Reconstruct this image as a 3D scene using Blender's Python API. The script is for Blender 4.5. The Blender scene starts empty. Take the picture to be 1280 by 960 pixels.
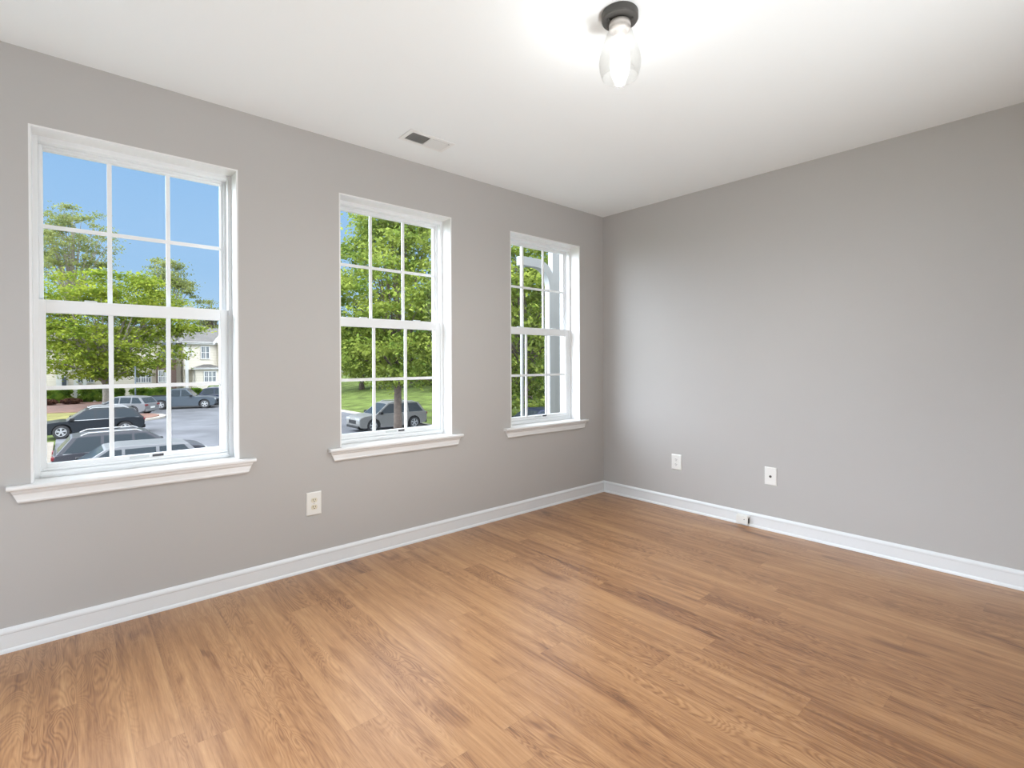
import bpy, math, random
import numpy as np
from mathutils import Vector, Matrix

SC = bpy.context.scene
COL = SC.collection

# ------------------------------------------------------------------ camera
F, CX, CY, CZ = 634.32, -3.5969, -2.8633, 1.1506
RGT = Vector((0.75155437, -0.65965892, -0.00401728))
UPV = Vector((0.00601570, 0.00076392, 0.99998161))
FWD = Vector((0.65964372, 0.75156472, -0.00454244))
cam = bpy.data.cameras.new('camera')
cam.sensor_fit = 'HORIZONTAL'
cam.sensor_width = 36.0
cam.lens = 36.0 * F / 1280.0
cam.shift_y = -23.9 / 1280.0
cam.clip_start = 0.05
cam.clip_end = 400
cam_o = bpy.data.objects.new('camera', cam)
COL.objects.link(cam_o)
cam_o.matrix_world = Matrix(((RGT.x, UPV.x, -FWD.x, CX), (RGT.y, UPV.y, -FWD.y, CY), (RGT.z, UPV.z, -FWD.z, CZ), (0, 0, 0, 1)))
SC.camera = cam_o

# ------------------------------------------------------------------ sky, sun, exposure
world = bpy.data.worlds.new('sky')
SC.world = world
world.use_nodes = True
wn, wl = world.node_tree.nodes, world.node_tree.links
wn.clear()
w_out = wn.new('ShaderNodeOutputWorld')
w_bg = wn.new('ShaderNodeBackground')
w_tc = wn.new('ShaderNodeTexCoord')
w_sep = wn.new('ShaderNodeSeparateXYZ')
w_ramp = wn.new('ShaderNodeValToRGB')
wl.new(w_tc.outputs['Generated'], w_sep.inputs[0])
w_map = wn.new('ShaderNodeMapRange')
w_map.inputs['From Min'].default_value = -0.2
w_map.inputs['From Max'].default_value = 1.0
wl.new(w_sep.outputs['Z'], w_map.inputs['Value'])
wl.new(w_map.outputs[0], w_ramp.inputs[0])
wl.new(w_ramp.outputs[0], w_bg.inputs[0])
wl.new(w_bg.outputs[0], w_out.inputs[0])
def sin_el(s): return (s + 0.2) / 1.2
SKY = [(-0.2, (.12, .12, .11)), (-0.01, (.17, .18, .17)), (0.02, (.160, .232, .305)), (0.15, (.120, .200, .298)),
       (0.42, (.085, .168, .285)), (0.58, (.80, .86, .92)), (1.0, (.95, .98, 1.0))]
els = w_ramp.color_ramp.elements
while len(els) > 1: els.remove(els[-1])
els[0].position = sin_el(SKY[0][0]); els[0].color = SKY[0][1] + (1,)
for s, c in SKY[1:]:
    e = els.new(sin_el(s)); e.color = c + (1,)
w_bg.inputs['Strength'].default_value = 3.0
# unseen sky glow added to light the room, left of and behind the house
SKY_GLOW = [(Vector((-.80, .42, .43)).normalized(), .66, .95, 12.0, (.86, .95, 1.06)),
        (Vector((.05, -.88, .42)).normalized(), .55, .95, 6.5, (.88, .955, 1.05))]
prev = w_bg
for d_, c0, c1, L_, col_ in SKY_GLOW:
    w_dot = wn.new('ShaderNodeVectorMath'); w_dot.operation = 'DOT_PRODUCT'; w_dot.inputs[1].default_value = d_
    wl.new(w_tc.outputs['Generated'], w_dot.inputs[0])
    w_glow = wn.new('ShaderNodeMapRange'); w_glow.interpolation_type = 'SMOOTHSTEP'
    w_glow.inputs['From Min'].default_value = c0; w_glow.inputs['From Max'].default_value = c1; w_glow.inputs['To Max'].default_value = L_
    wl.new(w_dot.outputs['Value'], w_glow.inputs['Value'])
    w_bg2 = wn.new('ShaderNodeBackground'); w_bg2.inputs[0].default_value = (*col_, 1)
    wl.new(w_glow.outputs[0], w_bg2.inputs['Strength'])
    w_add = wn.new('ShaderNodeAddShader')
    wl.new(prev.outputs[0], w_add.inputs[0]); wl.new(w_bg2.outputs[0], w_add.inputs[1])
    prev = w_add
wl.new(prev.outputs[0], w_out.inputs[0])

sun = bpy.data.lights.new('sun', 'SUN')
sun.energy = 0.5
sun.angle = math.radians(3)
sun.color = (1.0, .96, .88)
sun_o = bpy.data.objects.new('sun', sun)
COL.objects.link(sun_o)
sun_o.location = (-6, -12, 20)
sun_o.rotation_euler = Vector((0.30, 0.62, -0.95)).to_track_quat('-Z', 'Y').to_euler()

# unseen fill spot without a fitting, added to brighten the ceiling
fl = bpy.data.lights.new('ceiling_fill', 'SPOT')
fl.energy = 205; fl.spot_size = math.radians(150); fl.spot_blend = 1.0; fl.shadow_soft_size = .20; fl.color = (.94, .975, 1.0)
fl_o = bpy.data.objects.new('ceiling_fill', fl); COL.objects.link(fl_o)
fl_o.location = (-2.1, -3.2, .40); fl_o.rotation_euler = Vector((-.22, .82, 1)).to_track_quat('-Z', 'Y').to_euler()

SC.view_settings.view_transform = 'Standard'
SC.view_settings.look = 'None'
SC.view_settings.exposure = 0.0
SC.view_settings.gamma = 1.0
SC.view_settings.use_curve_mapping = False

BULB_DOWN = 80.0     # the lamp's own light is made in its builder
BULB_ROUND = 3.2

# ------------------------------------------------------------------ helpers
def at(px, py, Y=None, Z=None, d=None):
    """real-world point behind a photograph pixel, on plane y=Y, plane z=Z or at depth d"""
    v = RGT * ((px - 640) / F) + UPV * ((456.1 - py) / F) + FWD
    o = Vector((CX, CY, CZ))
    if Y is not None: t = (Y - CY) / v.y
    elif Z is not None: t = (Z - CZ) / v.z
    else: t = d
    return o + v * t

class MB:
    def __init__(s): s.v = []; s.f = []
    def add(s, vs, fs):
        n = len(s.v); s.v += [tuple(v) for v in vs]; s.f += [tuple(i + n for i in f) for f in fs]; return s
    def box(s, x0, x1, y0, y1, z0, z1):
        vs = [(x, y, z) for z in (z0, z1) for y in (y0, y1) for x in (x0, x1)]
        return s.add(vs, [(0, 2, 3, 1), (4, 5, 7, 6), (0, 1, 5, 4), (2, 6, 7, 3), (0, 4, 6, 2), (1, 3, 7, 5)])
    def prism(s, poly, fn0, fn1):
        """poly of 2d points; fn0 / fn1 map a 2d point to the two end faces"""
        n = len(poly)
        vs = [fn0(p) for p in poly] + [fn1(p) for p in poly]
        fs = [tuple(range(n - 1, -1, -1)), tuple(range(n, 2 * n))]
        fs += [(i, (i + 1) % n, n + (i + 1) % n, n + i) for i in range(n)]
        return s.add(vs, fs)
    def loft(s, rings, cap=True, closed=True):
        n = len(rings[0]); vs = [p for r in rings for p in r]; fs = []
        for k in range(len(rings) - 1):
            for i in range(n if closed else n - 1):
                a, b = k * n + i, k * n + (i + 1) % n
                fs.append((a, b, b + n, a + n))
        if cap:
            fs.append(tuple(range(n - 1, -1, -1))); fs.append(tuple(range((len(rings) - 1) * n, len(rings) * n)))
        return s.add(vs, fs)
    def lathe(s, prof, c=(0, 0, 0), axis='z', n=28, cap=True):
        rings = []
        for r, h in prof:
            ring = []
            for i in range(n):
                a = 2 * math.pi * i / n
                u, w = r * math.cos(a), r * math.sin(a)
                ring.append({'z': (c[0] + u, c[1] + w, c[2] + h), 'y': (c[0] + u, c[1] + h, c[2] + w), 'x': (c[0] + h, c[1] + u, c[2] + w)}[axis])
            rings.append(ring)
        return s.loft(rings, cap)
    def tube(s, pts, rad, n=8, cap=True):
        rings = []
        for i, p in enumerate(pts):
            p = Vector(p)
            t = (Vector(pts[min(i + 1, len(pts) - 1)]) - Vector(pts[max(i - 1, 0)])).normalized()
            a = t.orthogonal().normalized() if i == 0 else (a - t * a.dot(t)).normalized()
            b = t.cross(a)
            r = rad[i] if isinstance(rad, (list, tuple)) else rad
            rings.append([p + (a * math.cos(2 * math.pi * k / n) + b * math.sin(2 * math.pi * k / n)) * r for k in range(n)])
        return s.loft(rings, cap)
    def build(s, name, mat, parent=None, smooth=False, bevel=0.0, recalc=True, loc=None):
        me = bpy.data.meshes.new(name)
        me.from_pydata(s.v, [], s.f)
        me.update()
        if recalc:
            import bmesh
            bm = bmesh.new(); bm.from_mesh(me); bmesh.ops.recalc_face_normals(bm, faces=bm.faces); bm.to_mesh(me); bm.free()
        if smooth:
            me.polygons.foreach_set('use_smooth', [True] * len(me.polygons))
        o = bpy.data.objects.new(name, me)
        COL.objects.link(o)
        if mat: me.materials.append(mat)
        if parent: o.parent = parent
        if loc: o.location = loc
        if bevel:
            b = o.modifiers.new('bevel', 'BEVEL'); b.width = bevel; b.segments = 2; b.limit_method = 'ANGLE'
        if smooth == 'auto':
            try:
                for pl in me.polygons: pl.use_smooth = True
                o.modifiers.new('weighted', 'WEIGHTED_NORMAL')
            except Exception: pass
        return o

def empty(name, loc=(0, 0, 0), rz=0.0):
    o = bpy.data.objects.new(name, None); COL.objects.link(o)
    o.location = loc; o.rotation_euler = (0, 0, rz); o.empty_display_size = .1
    return o
def tag(o, label=None, cat=None, group=None, kind=None):
    if label: o['label'] = label
    if cat: o['category'] = cat
    if group: o['group'] = group
    if kind: o['kind'] = kind
    return o
def struct(o, label=None): return tag(o, label, None, None, 'structure')

# ------------------------------------------------------------------ materials
def mat(name, col, rough=.5, metal=0.0, spec=.5, coat=0.0, noise=0.0, nscale=8.0, bump=0.0, bscale=200.0, trans=0.0):
    m = bpy.data.materials.new(name); m.use_nodes = True
    nt = m.node_tree; b = nt.nodes['Principled BSDF']
    b.inputs['Base Color'].default_value = (*col, 1)
    b.inputs['Roughness'].default_value = rough
    b.inputs['Metallic'].default_value = metal
    b.inputs['Specular IOR Level'].default_value = spec
    b.inputs['Coat Weight'].default_value = coat
    b.inputs['Coat Roughness'].default_value = .05
    tc = nt.nodes.new('ShaderNodeTexCoord')
    if noise:
        n = nt.nodes.new('ShaderNodeTexNoise'); n.inputs['Scale'].default_value = nscale; n.inputs['Detail'].default_value = 5
        nt.links.new(tc.outputs['Object'], n.inputs['Vector'])
        r = nt.nodes.new('ShaderNodeMapRange')
        r.inputs['From Min'].default_value = .3; r.inputs['From Max'].default_value = .7
        r.inputs['To Min'].default_value = 1 - noise; r.inputs['To Max'].default_value = 1 + noise
        nt.links.new(n.outputs['Fac'], r.inputs['Value'])
        mx = nt.nodes.new('ShaderNodeVectorMath'); mx.operation = 'SCALE'
        mx.inputs[0].default_value = col
        nt.links.new(r.outputs[0], mx.inputs['Scale'])
        nt.links.new(mx.outputs[0], b.inputs['Base Color'])
    if bump:
        n2 = nt.nodes.new('ShaderNodeTexNoise'); n2.inputs['Scale'].default_value = bscale; n2.inputs['Detail'].default_value = 2
        nt.links.new(tc.outputs['Object'], n2.inputs['Vector'])
        bp = nt.nodes.new('ShaderNodeBump'); bp.inputs['Strength'].default_value = bump; bp.inputs['Distance'].default_value = .002
        nt.links.new(n2.outputs['Fac'], bp.inputs['Height'])
        nt.links.new(bp.outputs[0], b.inputs['Normal'])
    return m

def glass_mat(name, tint=(1, 1, 1), refl=.03):
    m = bpy.data.materials.new(name); m.use_nodes = True
    nt = m.node_tree; nt.nodes.clear()
    out = nt.nodes.new('ShaderNodeOutputMaterial'); mx = nt.nodes.new('ShaderNodeMixShader')
    tr = nt.nodes.new('ShaderNodeBsdfTransparent'); gl = nt.nodes.new('ShaderNodeBsdfGlossy')
    fr = nt.nodes.new('ShaderNodeFresnel'); fr.inputs['IOR'].default_value = 1.45
    ml = nt.nodes.new('ShaderNodeMath'); ml.operation = 'MULTIPLY'; ml.inputs[1].default_value = refl / .04
    tr.inputs[0].default_value = (*tint, 1); gl.inputs['Roughness'].default_value = .02
    ge = nt.nodes.new('ShaderNodeNewGeometry'); iv = nt.nodes.new('ShaderNodeMath'); iv.operation = 'SUBTRACT'; iv.inputs[0].default_value = 1.0
    m2 = nt.nodes.new('ShaderNodeMath'); m2.operation = 'MULTIPLY'
    nt.links.new(ge.outputs['Backfacing'], iv.inputs[1])
    nt.links.new(fr.outputs[0], ml.inputs[0]); nt.links.new(ml.outputs[0], m2.inputs[0]); nt.links.new(iv.outputs[0], m2.inputs[1]); nt.links.new(m2.outputs[0], mx.inputs[0])
    nt.links.new(tr.outputs[0], mx.inputs[1]); nt.links.new(gl.outputs[0], mx.inputs[2]); nt.links.new(mx.outputs[0], out.inputs[0])
    return m

def leaf_mat(name, c1, c2, scale=.6):
    m = bpy.data.materials.new(name); m.use_nodes = True
    nt = m.node_tree; nt.nodes.clear()
    out = nt.nodes.new('ShaderNodeOutputMaterial'); mx = nt.nodes.new('ShaderNodeMixShader'); mx.inputs[0].default_value = .42
    d = nt.nodes.new('ShaderNodeBsdfDiffuse'); t = nt.nodes.new('ShaderNodeBsdfTranslucent')
    tc = nt.nodes.new('ShaderNodeTexCoord'); n = nt.nodes.new('ShaderNodeTexNoise'); n.inputs['Scale'].default_value = scale; n.inputs['Detail'].default_value = 4
    r = nt.nodes.new('ShaderNodeValToRGB')
    r.color_ramp.elements[0].position = .38; r.color_ramp.elements[0].color = (*c1, 1)
    r.color_ramp.elements[1].position = .62; r.color_ramp.elements[1].color = (*c2, 1)
    nt.links.new(tc.outputs['Object'], n.inputs['Vector']); nt.links.new(n.outputs['Fac'], r.inputs[0])
    nt.links.new(r.outputs[0], d.inputs[0]); nt.links.new(r.outputs[0], t.inputs[0])
    nt.links.new(d.outputs[0], mx.inputs[1]); nt.links.new(t.outputs[0], mx.inputs[2]); nt.links.new(mx.outputs[0], out.inputs[0])
    return m

def stripe_mat(name, col, dark, period, axis='Z', width=.12, rough=.6, bricks=False):
    m = bpy.data.materials.new(name); m.use_nodes = True
    nt = m.node_tree; b = nt.nodes['Principled BSDF']; b.inputs['Roughness'].default_value = rough
    tc = nt.nodes.new('ShaderNodeTexCoord')
    if bricks:
        br = nt.nodes.new('ShaderNodeTexBrick'); br.inputs['Scale'].default_value = 1 / period
        br.inputs['Color1'].default_value = (*col, 1); br.inputs['Color2'].default_value = (*[c * .8 for c in col], 1); br.inputs['Mortar'].default_value = (*dark, 1)
        mp = nt.nodes.new('ShaderNodeMapping'); mp.inputs['Rotation'].default_value = (math.pi / 2, 0, 0)
        nt.links.new(tc.outputs['Object'], mp.inputs[0]); nt.links.new(mp.outputs[0], br.inputs['Vector']); nt.links.new(br.outputs['Color'], b.inputs['Base Color'])
        return m
    sp = nt.nodes.new('ShaderNodeSeparateXYZ'); nt.links.new(tc.outputs['Object'], sp.inputs[0])
    dv = nt.nodes.new('ShaderNodeMath'); dv.operation = 'DIVIDE'; dv.inputs[1].default_value = period
    fr = nt.nodes.new('ShaderNodeMath'); fr.operation = 'FRACT'
    lt = nt.nodes.new('ShaderNodeMath'); lt.operation = 'LESS_THAN'; lt.inputs[1].default_value = width
    nt.links.new(sp.outputs[axis], dv.inputs[0]); nt.links.new(dv.outputs[0], fr.inputs[0]); nt.links.new(fr.outputs[0], lt.inputs[0])
    mx = nt.nodes.new('ShaderNodeMix'); mx.data_type = 'RGBA'
    mx.inputs['A'].default_value = (*col, 1); mx.inputs['B'].default_value = (*dark, 1)
    nt.links.new(lt.outputs[0], mx.inputs['Factor']); nt.links.new(mx.outputs['Result'], b.inputs['Base Color'])
    return m

def wood_floor():
    m = bpy.data.materials.new('oak_planks'); m.use_nodes = True
    nt = m.node_tree; N = nt.nodes; L = nt.links; b = N['Principled BSDF']
    def M(op, a, c=None, d=None):
        n = N.new('ShaderNodeMath'); n.operation = op
        for i, v in enumerate((a, c, d)):
            if v is None: continue
            if isinstance(v, (int, float)): n.inputs[i].default_value = v
            else: L.new(v, n.inputs[i])
        return n.outputs[0]
    tc = N.new('ShaderNodeTexCoord'); sp = N.new('ShaderNodeSeparateXYZ'); L.new(tc.outputs['Object'], sp.inputs[0])
    X, Y = sp.outputs['X'], sp.outputs['Y']
    W, LEN = .1255, 1.22
    u = M('DIVIDE', M('ADD', X, 1.946 + 40 * W), W)
    k = M('FLOOR', u); fu = M('FRACT', u)
    wn1 = N.new('ShaderNodeTexWhiteNoise'); wn1.noise_dimensions = '1D'; L.new(k, wn1.inputs['W'])
    v = M('ADD', M('DIVIDE', M('ADD', Y, 20.0), LEN), M('MULTIPLY', wn1.outputs['Value'], 7.3))
    kb = M('FLOOR', v); fv = M('FRACT', v)
    cb = N.new('ShaderNodeCombineXYZ'); L.new(k, cb.inputs[0]); L.new(kb, cb.inputs[1])
    wn2 = N.new('ShaderNodeTexWhiteNoise'); wn2.noise_dimensions = '2D'; L.new(cb.outputs[0], wn2.inputs['Vector'])
    rnd = wn2.outputs['Value']
    wsep = N.new('ShaderNodeSeparateColor'); L.new(wn2.outputs['Color'], wsep.inputs[0])
    # stretched coordinates, shifted per board
    def coords(sx, sy, off):
        c = N.new('ShaderNodeCombineXYZ')
        L.new(M('ADD', M('MULTIPLY', X, sx), M('MULTIPLY', wsep.outputs[0], off)), c.inputs[0])
        L.new(M('ADD', M('MULTIPLY', Y, sy), M('MULTIPLY', wsep.outputs[1], off)), c.inputs[1])
        L.new(M('MULTIPLY', wsep.outputs[2], off), c.inputs[2])
        return c.outputs[0]
    def noise(vec, detail=3, rough=.5, dist=0):
        n = N.new('ShaderNodeTexNoise'); n.inputs['Scale'].default_value = 1; n.inputs['Detail'].default_value = detail
        n.inputs['Roughness'].default_value = rough; n.inputs['Distortion'].default_value = dist
        L.new(vec, n.inputs['Vector']); return n.outputs['Fac']
    rings = noise(coords(11, 1.7, 60), 2, .5, .6)
    band = M('SINE', M('MULTIPLY', rings, 190.0))
    band = M('MULTIPLY', M('ADD', band, 1.0), .5)
    band = M('POWER', band, 1.3)
    fine = noise(coords(190, 9, 90), 3, .6)
    streak = noise(coords(26, 1.1, 40), 3, .55)
    blot = noise(coords(10, 3.2, 80), 2, .5, .4)
    cath = noise(coords(3.2, .8, 30), 1)           # where the rings show strongly
    cathm = N.new('ShaderNodeMapRange'); cathm.inputs['From Min'].default_value = .42; cathm.inputs['From Max'].default_value = .6
    L.new(cath, cathm.inputs['Value'])
    knot = N.new('ShaderNodeMapRange'); knot.inputs['From Min'].default_value = .62; knot.inputs['From Max'].default_value = .78
    L.new(blot, knot.inputs['Value'])
    dark = M('MULTIPLY', M('MULTIPLY', band, cathm.outputs[0]), .30)
    dark = M('ADD', dark, M('MULTIPLY', M('SUBTRACT', fine, .5), .75))
    dark = M('ADD', dark, M('MULTIPLY', M('SUBTRACT', streak, .48), 1.15))
    dark = M('ADD', dark, M('MULTIPLY', knot.outputs[0], .42))
    dark = M('ADD', dark, M('MULTIPLY', M('SUBTRACT', rnd, .5), .20))
    dark = M('ADD', dark, .30)
    rp = N.new('ShaderNodeValToRGB'); L.new(dark, rp.inputs[0])
    e = rp.color_ramp.elements
    e[0].position = 0.0; e[0].color = (.51, .285, .132, 1)
    e[1].position = 1.0; e[1].color = (.14, .058, .025, 1)
    m1 = e.new(.35); m1.color = (.385, .195, .083, 1)
    m2 = e.new(.65); m2.color = (.26, .118, .048, 1)
    # joints between boards
    eu = M('MINIMUM', fu, M('SUBTRACT', 1.0, fu)); ev = M('MULTIPLY', M('MINIMUM', fv, M('SUBTRACT', 1.0, fv)), LEN / W)
    edge = M('MINIMUM', eu, ev)
    gap = M('LESS_THAN', edge, .006)
    mx = N.new('ShaderNodeMix'); mx.data_type = 'RGBA'; mx.inputs['B'].default_value = (.20, .10, .05, 1)
    L.new(M('MULTIPLY', gap, .35), mx.inputs['Factor']); L.new(rp.outputs[0], mx.inputs['A'])
    L.new(mx.outputs['Result'], b.inputs['Base Color'])
    ro = N.new('ShaderNodeMapRange'); ro.inputs['To Min'].default_value = .27; ro.inputs['To Max'].default_value = .40
    L.new(fine, ro.inputs['Value']); L.new(ro.outputs[0], b.inputs['Roughness'])
    b.inputs['Specular IOR Level'].default_value = .8
    bp = N.new('ShaderNodeBump'); bp.inputs['Strength'].default_value = .12; bp.inputs['Distance'].default_value = .002
    L.new(M('SUBTRACT', fine, M('MULTIPLY', gap, 1.0)), bp.inputs['Height']); L.new(bp.outputs[0], b.inputs['Normal'])
    return m

def asphalt_mat():
    m = mat('asphalt', (.105, .108, .118), .95, spec=.1, noise=.22, nscale=.5)
    return m

MT = dict(
    wall=mat('greige_wall_paint', (.487, .472, .454), .75, noise=.012, nscale=1.2, bump=.08, bscale=260),
    ceil=mat('white_ceiling_paint', (.84, .868, .868), .85, bump=.06, bscale=220),
    trim=mat('white_trim_paint', (.80, .80, .79), .38),
    base=mat('white_baseboard_paint', (.78, .80, .81), .36),
    vinyl=mat('white_window_vinyl', (.84, .86, .87), .35),
    plate=mat('white_plastic_plate', (.82, .81, .77), .35),
    cream=mat('cream_receptacle_plastic', (.74, .69, .55), .4),
    slot=mat('dark_slot', (.02, .02, .02), .6),
    label=mat('dark_printed_label', (.05, .05, .06), .5),
    labelw=mat('pale_printed_label', (.62, .66, .66), .5),
    glass=glass_mat('clear_window_glass'),
    floor=wood_floor(),
    bronze=mat('dark_bronze_canopy', (.085, .082, .076), .42, metal=.35),
    nickel=mat('pale_metal_socket', (.62, .58, .55), .35, metal=.3),
    ventw=mat('white_vent_enamel', (.80, .80, .78), .45),
    ventd=mat('vent_duct_dark', (.012, .012, .012), .8),
)

# ------------------------------------------------------------------ room shell
H = 2.44
X0, X1, Y0, Y1 = -4.55, 0.0, -4.3, 0.0     # inner faces of the room
WT = 0.20                                   # thickness of the wall with the windows
WIN = [(-3.710, -2.936), (-2.409, -1.626), (-1.098, -0.312)]
WZ0, WZ1 = 0.640, 2.137
WF = .100                                   # depth of the reveal to the window frame

o = MB().box(X0 - .2, X1 + .2, Y0 - .2, Y1 + .02, -.12, 0).build('floor', MT['floor']); struct(o, 'oak-look plank floor with dark knots and swirling grain')
o = MB().box(X0 - .2, X1 + .2, Y0 - .2, Y1 + WT, H, H + .15).build('ceiling', MT['ceil']); struct(o, 'smooth white ceiling')
# wall with three openings
xs = [X0 - .2] + [v for w in WIN for v in w] + [X1 + .2]
zs = [-.12, WZ0, WZ1, H]
wm = MB()
for i in range(len(xs) - 1):
    for j in range(3):
        if i % 2 == 1 and j == 1: continue
        wm.box(xs[i], xs[i + 1], Y1, Y1 + WT, zs[j], zs[j + 1])
o = wm.build('wall_left', MT['wall'], recalc=False); struct(o, 'greige wall with three white windows')
o = MB().box(X1, X1 + .2, Y0 - .2, Y1, 0, H).build('wall_right', MT['wall']); struct(o, 'plain greige wall right of the corner')
BZ0, BZ1 = .10, 2.2
o = MB().box(X0 - .2, X1, Y0 - .2, Y0, 0, H).build('wall_back', MT['wall']); struct(o)
SY0, SY1 = -1.9, -0.45                           # unseen glazed opening left of the camera, added to let in more light
wm = MB(); wm.box(X0 - .2, X0, Y0, SY0, 0, H); wm.box(X0 - .2, X0, SY1, Y1, 0, H); wm.box(X0 - .2, X0, SY0, SY1, 0, BZ0); wm.box(X0 - .2, X0, SY0, SY1, BZ1, H)
o = wm.build('wall_side', MT['wall'], recalc=False); struct(o)

HM = mat('house_siding', (.42, .40, .36), .8, noise=.05, nscale=2)
o = MB().box(X0 - .2, X1 + .2, Y0 - .2, WT, -3.0, -.12).build('wall_lower', HM); struct(o)
o = MB().prism([(Y0 - .6, H + .15), (WT + .4, H + .15), (WT + .4, H + .35), ((Y0 + WT) / 2, H + 2.3), (Y0 - .6, H + .35)], lambda q: (X0 - .4, q[0], q[1]), lambda q: (X1 + .2, q[0], q[1])).build('roof', mat('roof_shingles', (.12, .115, .11), .9, noise=.2, nscale=3)); struct(o)
o = MB().box(X1 + .2, X1 + 7.5, Y0 - 3, WT, -3.0, H + 1.6).build('wall_neighbour', HM); struct(o)
# baseboards: flat board, bead at the top, rounded shoe at the floor
def base_prof():
    p = [(0, 0), (.018, 0), (.0178, .005), (.0165, .010), (.0135, .0145), (.0115, .016), (.0115, .073), (.0135, .076), (.0135, .083), (.0115, .088), (.007, .093), (.004, .0965), (0, .0965)]
    return p
bp_ = base_prof()
o = MB().prism(bp_, lambda q: (X0, -q[0], q[1]), lambda q: (X1 - q[0], -q[0], q[1])).build('baseboard_left', MT['base']); struct(o, 'white baseboard under the windows')
o = MB().prism(bp_, lambda q: (-q[0], Y0, q[1]), lambda q: (-q[0], Y1 - q[0], q[1])).build('baseboard_right', MT['base']); struct(o, 'white baseboard along the plain right wall')

# ------------------------------------------------------------------ windows
def ring(mb, x0, x1, z0, z1, y0, y1, wl_, wr, wb, wt):
    mb.box(x0, x0 + wl_, y0, y1, z0, z1); mb.box(x1 - wr, x1, y0, y1, z0, z1)
    mb.box(x0 + wl_, x1 - wr, y0, y1, z0, z0 + wb); mb.box(x0 + wl_, x1 - wr, y0, y1, z1 - wt, z1)
    return mb
def grid(mb, x0, x1, z0, z1, y0, y1, w=.0178):
    for k in (1, 2):
        xc = x0 + (x1 - x0) * k / 3
        mb.box(xc - w / 2, xc + w / 2, y0, y1, z0, z1)
    zc = (z0 + z1) / 2
    mb.box(x0, x1, y0 + .0005, y1 - .0005, zc - w / 2, zc + w / 2)
    return mb
g = MB()
g.box(X0 - .14, X0 - .05, SY0, SY0 + .05, BZ0, BZ1).box(X0 - .14, X0 - .05, SY1 - .05, SY1, BZ0, BZ1).box(X0 - .14, X0 - .05, SY0, SY1, BZ0, BZ0 + .05).box(X0 - .14, X0 - .05, SY0, SY1, BZ1 - .05, BZ1)
g.box(X0 - .13, X0 - .06, (SY0 + SY1) / 2 - .04, (SY0 + SY1) / 2 + .04, BZ0 + .05, BZ1 - .05)
o = g.build('window_4', MT['vinyl']); struct(o)  # frame of the unseen opening added to brighten the room
MB().box(X0 - .10, X0 - .094, SY0 + .04, SY1 - .04, BZ0 + .04, BZ1 - .04).build('pane', MT['glass'], o)
SZ = .663     # top of the stool
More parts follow.
